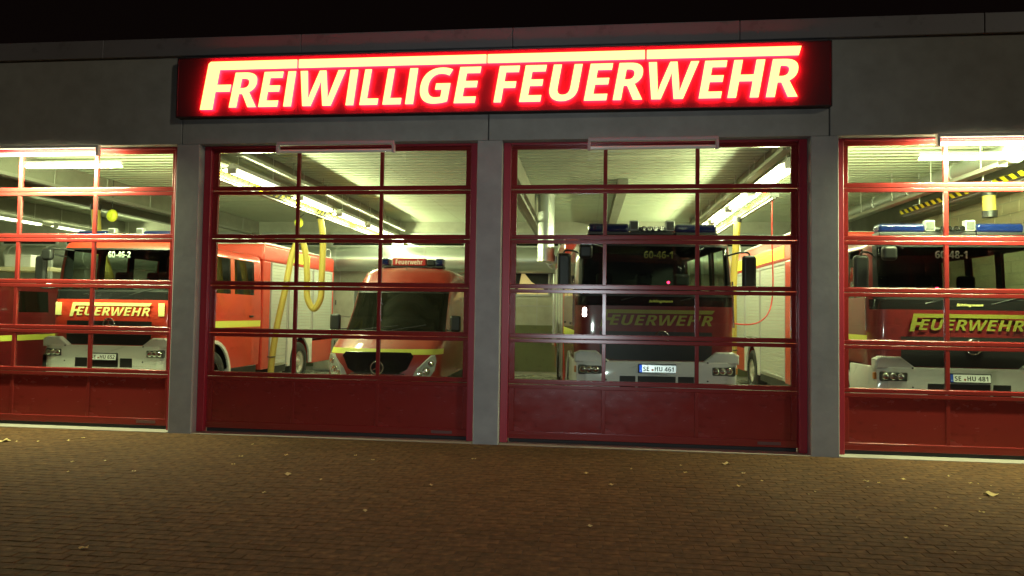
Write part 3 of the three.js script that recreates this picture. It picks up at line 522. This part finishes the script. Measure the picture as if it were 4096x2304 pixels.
{ // side lettering and marks that only one engine shows
  const yellow = (t, x, z0, z1, y0, y1) => part('reflective_panel', [rspan(x - 0.006, x + 0.006, y0, y0 + (y1 - y0) * 0.62, z0, z1, 0.002), rspan(x - 0.006, x + 0.006, y0 + (y1 - y0) * 0.66, y1, z0, z1, 0.002)], M.yellowPaint, t);
  const w = fitText('112', 0, 0.42, 0, 0.25, 0.006).rotateY(Math.PI / 2).translate(1.148, 2.95, -6.35);
  part('side_lettering', w, M.yellowPaint, V1); yellow(V1, 1.143, -5.75, -4.55, 2.93, 3.18);
  yellow(V4, -1.183, -8.9, -4.25, 2.99, 3.24);
  part('roof_ladder', [...[-1, 1].map((e) => rspan(0.5 + e * 0.2 - 0.03, 0.5 + e * 0.2 + 0.03, 3.3, 3.37, -7.0, -3.1, 0.01)), ...Array.from({ length: 12 }, (_, k) => rspan(0.3, 0.7, 3.31, 3.35, -6.9 + k * 0.32, -6.86 + k * 0.32, 0.008))], M.alu, V1);
  part('roof_box', rspan(-0.6, 0.2, 3.24, 3.42, -5.6, -3.5, 0.03), M.whitePlastic, V1);
  for (const v of [V3, V4]) part('indicator_light', ball(0.02, v === V3 ? 0.2 : -0.3, v === V3 ? 2.27 : 2.22, v === V3 ? -0.1 : -0.09), M.ledRed, v);
}

// ---------------------------------------------------------------- vans
function van(o) {
  const t = thing(o.name, o.label, 'van', [o.x, 0, o.z]); t.rotation.y = o.turn || 0;
  const lv = o.levels.map(([y, hw, zf, r]) => ({ y, hw, zf, r })), zs = o.zs, us = [-0.9, -0.5, 0, 0.5, 0.9];
  const wz = [o.wheels[0], o.wheels[1]];
  const pick = (c, y0, y1) => {
    const F = c.t === 'F', K = c.t === 'C';
    if (c.t === 'S' && y1 <= o.archY + 0.01 && wz.some((z) => c.a >= z - 0.45 && c.b <= z + 0.45 && !c.last)) return null;
    if (y0 >= o.ws[0] - 0.001 && y1 <= o.ws[1] + 0.001 && (F || K && c.k >= 2)) return 'windshield';
    if (y0 >= o.ws[0] - 0.05 && y1 <= o.ws[1] + 0.07 && (F || K && c.k >= 2)) return 'seal';
    if (c.t === 'S' && y0 >= o.sw[0] - 0.001 && y1 <= o.sw[1] + 0.001 && o.wins.some(([p, q]) => c.a >= p - 0.001 && c.b <= q + 0.001)) return 'side_window';
    if (y0 >= o.stripe[0] - 0.001 && y1 <= o.stripe[1] + 0.001 && (F || K || o.sideStripe && c.t === 'S')) return 'stripe';
    if (y1 <= o.bumperY + 0.001) return 'bumper';
    return 'body';
  };
  const s = shell({ levels: lv, zs, us, bow: o.bow || 0.1, nc: 6 }, pick);
  part('body', s.body, o.mat, t); part('windshield', s.windshield, M.darkGlass, t); part('windshield_seal', s.seal, M.black, t); part('side_window', s.side_window, M.darkGlass, t); part('reflective_stripe', s.stripe, M.retro, t); part('bumper', s.bumper, M.black, t);
  for (const z of wz) for (const e of [-1, 1]) { part('wheel_housing', rspan(e * 0.62 - 0.05, e * 0.62 + 0.05, 0.2, o.archY + 0.05, z - 0.46, z + 0.46, 0.02), M.black, t); wheel(t, e * (lv[1].hw - 0.17), z, 0.34, e); }
  return t;
}
{
  const t = van({ name: 'command_van', x: -2.1, z: -1.95, turn: 0.03, mat: M.vanRed, bow: 0.12, label: 'red high-roofed fire brigade van with yellow bonnet stripe and roof light bar',
    levels: [[0.3, 0.9, -0.16, 0.25], [0.46, 0.96, -0.05, 0.3], [0.62, 0.985, -0.02, 0.32], [0.82, 0.99, 0, 0.36], [0.98, 0.99, -0.03, 0.4], [1.06, 0.99, -0.07, 0.42], [1.15, 0.985, -0.14, 0.42], [1.27, 0.975, -0.4, 0.36], [1.40, 0.965, -0.82, 0.28], [1.44, 0.96, -0.88, 0.26], [1.8, 0.93, -1.18, 0.24], [2.14, 0.92, -1.42, 0.24], [2.19, 0.915, -1.46, 0.25], [2.36, 0.9, -1.58, 0.28], [2.54, 0.86, -1.74, 0.3], [2.63, 0.78, -1.92, 0.32], [2.67, 0.64, -2.14, 0.34]],
    zs: [-5.9, -5.1, -4.2, -2.9, -2.8, -2.55, -1.45, -1.3, -0.55].filter((z) => z < -2.6), wheels: [-1.0, -4.65], archY: 0.82, ws: [1.44, 2.14], sw: [1.44, 2.14], wins: [], stripe: [1.06, 1.15], bumperY: 0.62 });
  // grille with slats, star and big slanted headlights
  const gr = part('grille', poly([[-0.55, 1.0], [-0.6, 0.94], [-0.5, 0.72], [-0.38, 0.65], [0.38, 0.65], [0.5, 0.72], [0.6, 0.94], [0.55, 1.0]], 0.05, 0.012).rotateX(-0.12).translate(0, 0.115, 0.27), M.blackGloss, t);
  part('grille_slat', [0.74, 0.82, 0.9].map((y) => rspan(-0.46, 0.46, y, y + 0.014, 0.115, 0.16, 0.005)), M.lampBlack, gr);
  emblem(t, 0, 0.85, 0.19, 0.105);
  for (const e of [-1, 1]) {
    const A = (g) => g.rotateX(-0.12).rotateY(e * 0.6).translate(e * 0.6, 0.7, 0.135), sh = (k) => [[0.02, 0.0], [0.14, -0.045], [0.3, -0.02], [0.4, 0.1], [0.44, 0.25], [0.42, 0.36], [0.36, 0.36], [0.24, 0.27], [0.1, 0.14]].map(([a, b]) => [e * (0.22 + (a - 0.22) * k), 0.14 + (b - 0.14) * k]);
    const hl = part('headlight', A(poly(sh(1), 0.12, 0.02)), M.bowl, t);
    part('reflector', [[0.12, 0.045, 0.05], [0.24, 0.09, 0.075], [0.33, 0.22, 0.06]].map(([a, b, r]) => A(ball(r, e * a, b, 0.0, 1, 1, 0.35))), M.chrome, hl);
    part('lens', A(poly(sh(0.97), 0.02, 0.006).translate(0, 0, 0.03)), M.lens, hl);
    mirror(t, e, 1.12, 1.58, -0.95, 0.3, [-0.12]);
    part('air_intake', rspan(e * 0.62 - 0.17, e * 0.62 + 0.17, 0.5, 0.6, -0.02, 0.03, 0.02), M.black, t);
  }
  part('wiper', [rod([-0.6, 1.45, -0.72], [0.1, 1.53, -0.78], 0.01, 6), rod([0.0, 1.45, -0.72], [0.6, 1.55, -0.84], 0.01, 6)], M.black, t);
  part('aerial', [rod([0, 2.5, -1.74], [0.0, 2.72, -1.8], 0.006, 6), cyl(0.03, 0.03, 0, 2.5, -1.73)], M.black, t);
  // roof light bar with the lettered box
  const bar = part('light_bar', [rspan(-0.64, 0.64, 2.68, 2.72, -2.5, -2.2, 0.01), rspan(0.3, 0.46, 2.72, 2.85, -2.45, -2.22, 0.03, 3)], M.black, t);
  for (const e of [-1, 1]) part('blue_light', rspan(e * 0.56 - 0.085, e * 0.56 + 0.085, 2.72, 2.87, -2.46, -2.2, 0.04, 3), M.blueLamp, t);
  part('lettered_box', rspan(-0.4, 0.28, 2.72, 2.87, -2.44, -2.19, 0.02), std([0.42, 0.02, 0.02], 0.4), bar);
  part('lettering', fitText('Feuerwehr', -0.33, 0.22, 2.745, 2.845, 0.004).translate(0, 0, -2.184), std([0.8, 0.66, 0.58], 0.5), t);
}
{
  van({ name: 'crew_van', x: -10.62, z: -0.75, mat: M.darkRed, bow: 0.1, sideStripe: true, label: 'dark red van with yellow side stripe at the left edge, beside engine 60-46-2',
    levels: [[0.3, 0.88, -0.14, 0.25], [0.5, 0.94, -0.03, 0.3], [0.8, 0.95, 0, 0.34], [1.11, 0.95, -0.1, 0.36], [1.22, 0.945, -0.2, 0.36], [1.36, 0.94, -0.6, 0.22], [1.62, 0.935, -0.8, 0.2], [1.66, 0.93, -0.84, 0.2], [2.08, 0.9, -1.3, 0.18], [2.14, 0.885, -1.38, 0.18], [2.22, 0.84, -1.5, 0.18], [2.27, 0.72, -1.68, 0.18]],
    zs: [-5.2, -4.9, -4.75, -3.8, -3.3, -2.9, -2.78, -2.15], wheels: [-0.95, -3.1], archY: 0.8, ws: [1.66, 2.08], sw: [1.66, 2.08], wins: [[-2.9, -2.15], [-3.8, -3.3]], stripe: [1.11, 1.22], bumperY: 0.3 });
}

// ---------------------------------------------------------------- hall lamps
function luminaire(x, z, label, f = 1, y = 3.9) {
  const L = HALL_L * f;
  const t = thing('hall_lamp', label, 'lamp', [x, y, z], 'rows of fluorescent lamps in the hall');
  part('reflector', poly([[-0.16, 0.045], [-0.16, 0.052], [-0.045, 0.11], [-0.045, 0.15], [0.045, 0.15], [0.045, 0.11], [0.16, 0.052], [0.16, 0.045], [0.04, 0.095], [-0.04, 0.095]], 1.6).translate(0, 0, 0.8), M.whitePlastic, t);
  for (const s of [-1, 1]) part('tube', cyl(0.024, 1.5, s * 0.045, 0.028, 0, 'z', 12), M.glow, t);
  part('end_cap', [-1, 1].map((s) => rspan(-0.07, 0.07, 0.0, 0.1, s * 0.775 - 0.02, s * 0.775 + 0.02, 0.006)), M.whitePlastic, t);
  part('hanger', [-1, 1].map((s) => rod([0, 0.15, s * 0.6], [0, 4.49 - y, s * 0.6], 0.006, 6)), M.alu, t);
  areaLight(t, 1.5, 0.05, L, -0.115, -0.03, 0, 0.35, Math.PI / 2); areaLight(t, 1.5, 0.05, L, 0.115, -0.03, 0, 0.35, -Math.PI / 2);
  areaLight(t, 0.09, 1.5, L * 0.5, 0, -0.005, 0, -Math.PI / 2, 0);
}
const ord = ['nearest the gates', 'second from the gates', 'third from the gates', 'fourth from the gates', 'farthest from the gates'];
[-1.5, -4.0, -6.1, -8.1, -9.75].forEach((z, i) => luminaire(-4.16, z, 'lit twin-tube lamp above the red van, ' + ord[i]));
[-1.45, -3.7, -5.6, -7.5, -9.3].forEach((z, i) => luminaire(4.2, z, 'lit twin-tube lamp right of engine 60-46-1, ' + ord[i]));
[-3.6, -6.2, -8.3, -9.8].forEach((z, i) => luminaire(-12.9, z, 'lit twin-tube lamp over the dark red van at far left, ' + ord[i], 0.6));

// ---------------------------------------------------------------- exhaust rails, hoses, cables, ducts
const stripeMap = (() => { // black and yellow hazard stripes printed along the rail
  const N = 64, d = new Uint8Array(N * N * 4); for (let y = 0; y < N; y++) for (let x = 0; x < N; x++) d.set((x + y) % N < N / 2 ? [235, 215, 20, 255] : [14, 14, 12, 255], (y * N + x) * 4);
  const t = new THREE.DataTexture(d, N, N); t.wrapS = t.wrapT = THREE.RepeatWrapping; t.magFilter = THREE.LinearFilter; t.colorSpace = THREE.SRGBColorSpace; t.repeat.set(5, 7); t.needsUpdate = true; return t;
})();
const striped = std([0.95, 0.95, 0.9], 0.5, { map: stripeMap });
function rail(x, y, z0, z1, label) {
  const t = thing('exhaust_rail', label, 'rail', [x, y, 0], 'striped exhaust rails under the hall ceiling');
  part('channel', [rspan(-0.08, 0.08, 0.0, 0.1, z0, z1, 0.01), rspan(-0.03, 0.03, -0.03, 0.0, z0, z1, 0.005)], M.railAlu, t);
  part('hazard_stripe', [-1, 1].map((e) => boxUV(rspan(e * 0.084 - 0.003, e * 0.084 + 0.003, 0.006, 0.094, z0 + 0.02, z1 - 0.02, 0.001))), striped, t);
  for (let z = z0 + 0.6; z < z1; z += 2) part('bracket', [rod([0, 0.1, z], [0, 4.48 - y, z], 0.014, 6), rspan(-0.1, 0.1, 0.1, 0.115, z - 0.04, z + 0.04, 0.004)], M.alu, t);
}
rail(-4.5, 3.87, -9.6, -0.5, 'yellow-black striped exhaust rail left of the red van');
rail(4.58, 3.87, -9.6, -2.9, 'yellow-black striped exhaust rail right of engine 60-46-1');
rail(7.42, 3.78, -4.5, -0.5, 'yellow-black striped exhaust rail above engine 60-48-1');
function hose(name, pts, r, label, seg = 160) { // corrugated: the tube swells at every ring
  const c = new THREE.CatmullRomCurve3(pts.map((p) => V(...p)), false, 'centripetal'), L = c.getLength(), n = Math.round(L / 0.022), g = new THREE.TubeGeometry(c, n * 2, r, 14), p = g.attributes.position, ctr = new THREE.Vector3();
  for (let i = 0; i <= n * 2; i++) { c.getPointAt(i / (n * 2), ctr); const k = i % 2 ? 0.93 : 1.04; for (let j = 0; j <= 14; j++) { const q = i * 15 + j; p.setXYZ(q, ctr.x + (p.getX(q) - ctr.x) * k, ctr.y + (p.getY(q) - ctr.y) * k, ctr.z + (p.getZ(q) - ctr.z) * k); } }
  g.computeVertexNormals();
  const t = thing(name, label, 'hose'); part('corrugated_tube', g, M.hose, t);
  const e = pts[pts.length - 1], a = pts[0];
  part('nozzle', [cyl(r * 1.12, 0.1, e[0], e[1], e[2]), new THREE.TorusGeometry(r * 1.15, 0.012, 8, 20).rotateX(Math.PI / 2).translate(e[0], e[1] + 0.5, e[2])], M.black, t);
  part('coupling', cyl(r * 1.15, 0.12, ...a), M.black, t);
}
hose('exhaust_hose', [[-4.61, 3.90, -5.35], [-4.54, 3.47, -5.35], [-4.54, 2.47, -5.35], [-4.56, 2.03, -5.35], [-4.70, 1.82, -5.35], [-4.85, 2.03, -5.35], [-4.88, 2.58, -5.35], [-4.93, 3.14, -5.31], [-5.02, 3.39, -5.27], [-5.14, 3.14, -5.20], [-5.28, 2.25, -5.13], [-5.40, 1.36, -5.01], [-5.48, 0.49, -4.96], [-5.48, 0.26, -4.96]], 0.07, 'yellow corrugated exhaust hose hanging in a loop left of the red van');
hose('exhaust_hose', [[4.5, 3.83, -5.4], [4.47, 3.3, -5.4], [4.42, 2.4, -5.4], [4.4, 1.6, -5.3], [4.38, 0.6, -5.2]], 0.07, 'yellow corrugated exhaust hose hanging right of engine 60-46-1');
hose('exhaust_hose', [[7.42, 3.74, -1.75], [7.42, 3.55, -1.75], [7.43, 3.4, -1.75]], 0.09, 'short yellow hose stub under the striped rail above engine 60-48-1');
hose('exhaust_hose', [[-9.0, 3.9, -4.0], [-8.98, 3.6, -4.0], [-8.9, 3.1, -4.0], [-8.7, 2.6, -4.0], [-8.5, 2.0, -4.0], [-8.4, 1.0, -3.9]], 0.09, 'yellow exhaust hose behind engine 60-46-2 and its roof');
{
  const t = thing('hose_balancer', 'round yellow spring balancer hanging on a cord beside the looped hose', 'balancer', [-5.08, 3.75, -5.29]);
  part('drum', [ball(0.1, 0, 0, 0, 1, 1.15, 0.6), cyl(0.045, 0.14, 0, 0, 0, 'z')], M.yellowPaint, t); part('cord', [rod([0, -0.1, 0], [0.05, -0.36, 0.02], 0.006, 6), rod([0, 0.1, 0], [0.12, 0.2, 0], 0.008, 6)], M.black, t);
  const u = thing('hose_balancer', 'round yellow spring balancer above the roof of engine 60-46-2', 'balancer', [-8.62, 3.72, -4.0]);
  part('drum', [ball(0.12, 0, 0, 0, 1, 1.1, 0.6), cyl(0.05, 0.16, 0, 0, 0, 'z')], M.yellowPaint, u); part('cord', rod([0, 0.1, 0], [0.0, 0.75, 0], 0.008, 6), M.black, u);
}
top('supply_cable', tube([[4.62, 4.3, -3.2], [4.62, 3.2, -3.2], [4.63, 2.2, -3.2], [4.55, 1.9, -3.1], [4.3, 1.7, -2.8], [3.9, 1.66, -2.4], [3.52, 1.72, -2.2]], 0.013, 80, 8), M.redCable, 'thin red supply cable hanging in a curve to engine 60-46-1', 'cable');
{
  const t = thing('cable_reel', 'red cable reel under the ceiling beside the lamps right of engine 60-46-1', 'cable reel', [4.55, 4.12, -3.2]);
  part('drum', [cyl(0.13, 0.1, 0, 0, 0, 'x', 24), cyl(0.17, 0.015, -0.055, 0, 0, 'x', 24), cyl(0.17, 0.015, 0.055, 0, 0, 'x', 24)], M.redCable, t); part('bracket', rspan(-0.03, 0.03, 0.1, 0.37, -0.04, 0.04, 0.01), M.greyPlastic, t);
}
function ductRun(label, a, b, r, axis) {
  const t = thing('air_duct', label, 'duct', a); const L = axis === 'x' ? b[0] - a[0] : axis === 'y' ? b[1] - a[1] : b[2] - a[2], c = axis === 'x' ? [L / 2, 0, 0] : axis === 'y' ? [0, L / 2, 0] : [0, 0, L / 2];
  part('pipe', cyl(r, Math.abs(L), ...c, axis, 36), M.duct, t);
  const n = Math.max(1, Math.floor(Math.abs(L) / 1.3)); for (let k = 0; k <= n; k++) { const f = Math.min(0.995, Math.max(0.005, k / n)); part('collar', cyl(r + 0.012, 0.06, c[0] * 2 * f, c[1] * 2 * f, c[2] * 2 * f, axis, 36), M.alu, t); }
}
ductRun('wide silver air duct running along the back wall', [-16.5, 3.32, -10.05], [8.6, 3.32, -10.05], 0.36, 'x');
ductRun('round pale air duct running inwards beside the striped rail above engine 60-48-1', [7.25, 4.14, -9.6], [7.25, 4.14, -0.8], 0.15, 'z');
ductRun('upright pale air duct dropping from the ceiling left of engine 60-46-1', [0.42, 3.0, -6.2], [0.42, 4.49, -6.2], 0.19, 'y');
ductRun('level pale air duct running back from the upright duct to the back wall', [0.42, 3.2, -9.72], [0.42, 3.2, -6.2], 0.15, 'z');
function tray(x, y, z0, z1, label) { const t = thing('cable_tray', label, 'cable tray', [x, y, 0]); part('channel', [rspan(-0.06, 0.06, 0, 0.012, z0, z1, 0.003), rspan(-0.066, -0.058, 0, 0.06, z0, z1, 0.003), rspan(0.058, 0.066, 0, 0.06, z0, z1, 0.003)], M.tray, t); for (let z = z0 + 0.4; z < z1; z += 1.4) part('bracket', rod([0, 0.0, z], [0, 4.45 - y, z], 0.01, 6), M.tray, t); }
tray(-3.92, 4.12, -9.8, -0.5, 'thin pale cable tray above the lamps over the red van');
tray(4.12, 4.12, -9.8, -0.5, 'thin pale cable tray above the lamps right of engine 60-46-1');
tray(0.12, 3.86, -9.8, -0.5, 'thin pale cable tray under the beam left of engine 60-46-1');
tray(6.9, 3.86, -9.8, -0.5, 'thin pale cable tray below the duct above engine 60-48-1');
tray(-8.6, 4.02, -9.8, -0.5, 'thin pale cable tray above engine 60-46-2');

// ---------------------------------------------------------------- things along the back and left walls
function cabinet(x, label) {
  const t = thing('steel_cabinet', label, 'cabinet', [x, 0, -10.3]); part('case', rspan(-0.6, 0.6, 0.02, 2.5, -0.28, 0.22, 0.01), M.steelBox, t);
  for (const s of [-1, 1]) for (const [a, b] of [[0.08, 1.6], [1.63, 2.44]]) { const d = part('door', rspan(Math.min(s * 0.01, s * 0.585), Math.max(s * 0.01, s * 0.585), a, b, 0.222, 0.24, 0.004), M.wallWhite, t); part('handle', rspan(s * 0.06 - 0.012, s * 0.06 + 0.012, (a + b) / 2 - 0.07, (a + b) / 2 + 0.07, 0.24, 0.262, 0.006), M.black, d); }
}
cabinet(-6.05, 'left pale steel cabinet at the back between engine 60-46-2 and the van'); cabinet(-4.7, 'middle pale steel cabinet at the back between engine 60-46-2 and the van'); cabinet(-3.35, 'right pale steel cabinet at the back, half behind the van');
{
  const t = thing('inner_window', 'warmly lit inner window in the back wall left of engine 60-46-1', 'window', [-0.25, 2.36, ZB]);
  part('frame', [rspan(-0.55, 0.55, -0.06, 0.0, 0, 0.06, 0.006), rspan(-0.55, 0.55, 0.6, 0.66, 0, 0.06, 0.006), rspan(-0.55, -0.49, 0, 0.6, 0, 0.06, 0.006), rspan(0.49, 0.55, 0, 0.6, 0, 0.06, 0.006)], M.greyPlastic, t);
  part('lit_pane', span(-0.49, 0.49, 0, 0.6, 0.0, 0.012), M.warmPane, t);
  part('curtain', poly([[0.49, 0.12], [0.49, 0.6], [-0.2, 0.6], [0.0, 0.36], [0.34, 0.16]], 0.02, 0.004).translate(0, 0, 0.045), M.seat, t);
  part('curtain', poly([[-0.49, 0], [-0.49, 0.6], [-0.3, 0.6], [-0.36, 0.3], [-0.44, 0]], 0.02, 0.004).translate(0, 0, 0.045), M.seat, t);
  const p = (x, l) => top('wall_pipe', [rod([x, 0.9, -10.45], [x, 3.1, -10.45], 0.045, 14), cyl(0.06, 0.04, x, 1.3, -10.45), cyl(0.06, 0.04, x, 2.4, -10.45)], M.duct, l, 'pipe');
  p(0.42, 'left of two upright pipes on the back wall by the warm window'); p(0.68, 'right of two upright pipes on the back wall by the warm window');
  const r = thing('storage_rack', 'tall beige storage rack with three shelves at the left side of the hall', 'rack', [-15.2, 0, -8.2]);
  for (const [x, z] of [[-1.9, -0.35], [1.9, -0.35], [-1.9, 0.35], [1.9, 0.35]]) part('post', rspan(x - 0.04, x + 0.04, 0, 3.2, z - 0.04, z + 0.04, 0.006), M.steelBox, r);
  for (const y of [0.6, 2.1, 2.75]) part('shelf', rspan(-1.95, 1.95, y, y + 0.11, -0.4, 0.42, 0.01), M.beige, r);
  const b = (x, y, w, h, m, l) => { const q = thing('storage_box', l, 'box', [x, y, -8.1]); part('body', rspan(-w / 2, w / 2, 0, h, -0.25, 0.25, 0.02), m, q); part('lid', rspan(-w / 2 - 0.012, w / 2 + 0.012, h, h + 0.04, -0.262, 0.262, 0.012), m, q); };
  b(-16.3, 2.215, 0.5, 0.4, M.blueBin, 'blue storage box on the middle shelf of the beige rack'); b(-15.2, 2.215, 0.7, 0.3, M.steelBox, 'grey storage box on the middle shelf of the beige rack'); b(-14.3, 2.865, 0.8, 0.3, M.whitePlastic, 'white storage box on the top shelf of the beige rack');
}

// ---------------------------------------------------------------- fallen leaves on the paving
{
  const leafGeo = (v) => { const n = 18, pos = [], R = []; for (let i = 0; i < n; i++) { const a = i / n * Math.PI * 2, lobe = 0.62 + 0.38 * Math.abs(Math.cos(a * 2.5 + v)); R.push([Math.cos(a) * lobe, 0.16 * Math.sin(a * 3 + v) + 0.2 * lobe * lobe, Math.sin(a) * lobe * 0.75]); } for (let i = 0; i < n; i++) pos.push(0, 0.04, 0, ...R[(i + 1) % n], ...R[i]); const g = new THREE.BufferGeometry(); g.setAttribute('position', new THREE.BufferAttribute(new Float32Array(pos), 3)); g.computeVertexNormals(); return g; };
  const G = [0, 1.1, 2.3, 3.7].map(leafGeo);
  const where = (x, z) => (z < 1.4 ? 'close to ' : z < 2.6 ? 'a few steps before ' : 'well out before ') + (x < -4.44 ? 'the leftmost gate' : x < 0 ? 'the gate with the red van' : x < 4.44 ? 'the gate that mirrors the flash' : 'the rightmost gate');
  const at = (x, z, s, label) => {
    const i = Math.floor(rnd() * 4), k = Math.floor(rnd() * 3), m = new THREE.Mesh(G[i], M.leaf[k]); m.name = numbered('fallen_leaf'); m.position.set(x, 0.004, z); m.rotation.y = rr(0, 6.28); m.scale.setScalar(s); m.castShadow = true; scene.add(m);
    tag(m, label || (s < 0.017 ? 'tiny ' : s < 0.028 ? 'small ' : 'medium ') + ['yellowish', 'brown', 'pale'][k] + ' leaf on the paving ' + where(x, z), 'leaf', label ? undefined : 'small dry leaves scattered on the paving');
  };
  at(-6.25, 1.01, 0.085, 'large pale leaf on the paving at the far left, before the leftmost gate'); at(5.48, 1.72, 0.08, 'large curled dry leaf on the paving at the right, before the rightmost gate'); at(-1.84, 2.11, 0.055, 'pale leaf alone on the paving before the van'); at(3.05, 0.71, 0.06, 'pale leaf on the paving close to the right end of the flash-mirroring gate');
  const P = [[-6.07, 1.0], [-5.81, 0.95], [-5.48, 0.82], [-5.43, 0.62], [-4.5, 1.95], [-4.18, 1.84], [-4.19, 2.39], [-3.53, 2.25], [-3.01, 0.62], [-2.79, 1.34], [-2.29, 1.17], [-2.66, 1.75], [-1.41, 2.26], [-1.75, 2.84]];
  const Q = [[-1.46, 1.04], [-1.17, 1.25], [0.01, 0.98], [-0.22, 2.29], [-0.59, 3.27], [-2.32, 4.5], [1.89, 1.18], [2.49, 0.89], [2.49, 1.26], [3.15, 1.18], [3.27, 1.51], [2.96, 1.79], [1.37, 1.49]];
  const R = [[4.42, 1.33], [4.53, 1.38], [4.88, 1.16], [5.55, 1.22], [5.02, 2.4], [3.96, 3.29], [1.4, 3.39], [1.63, 1.96], [5.48, 0.91]];
  for (const [x, z] of [...P, ...Q, ...R]) at(x, z, rr(0.02, 0.036));
  for (let i = 0; i < 16; i++) at(rr(3.6, 6.2), rr(1.2, 3.6), rr(0.008, 0.016));
}

renderer.render(scene, camera);
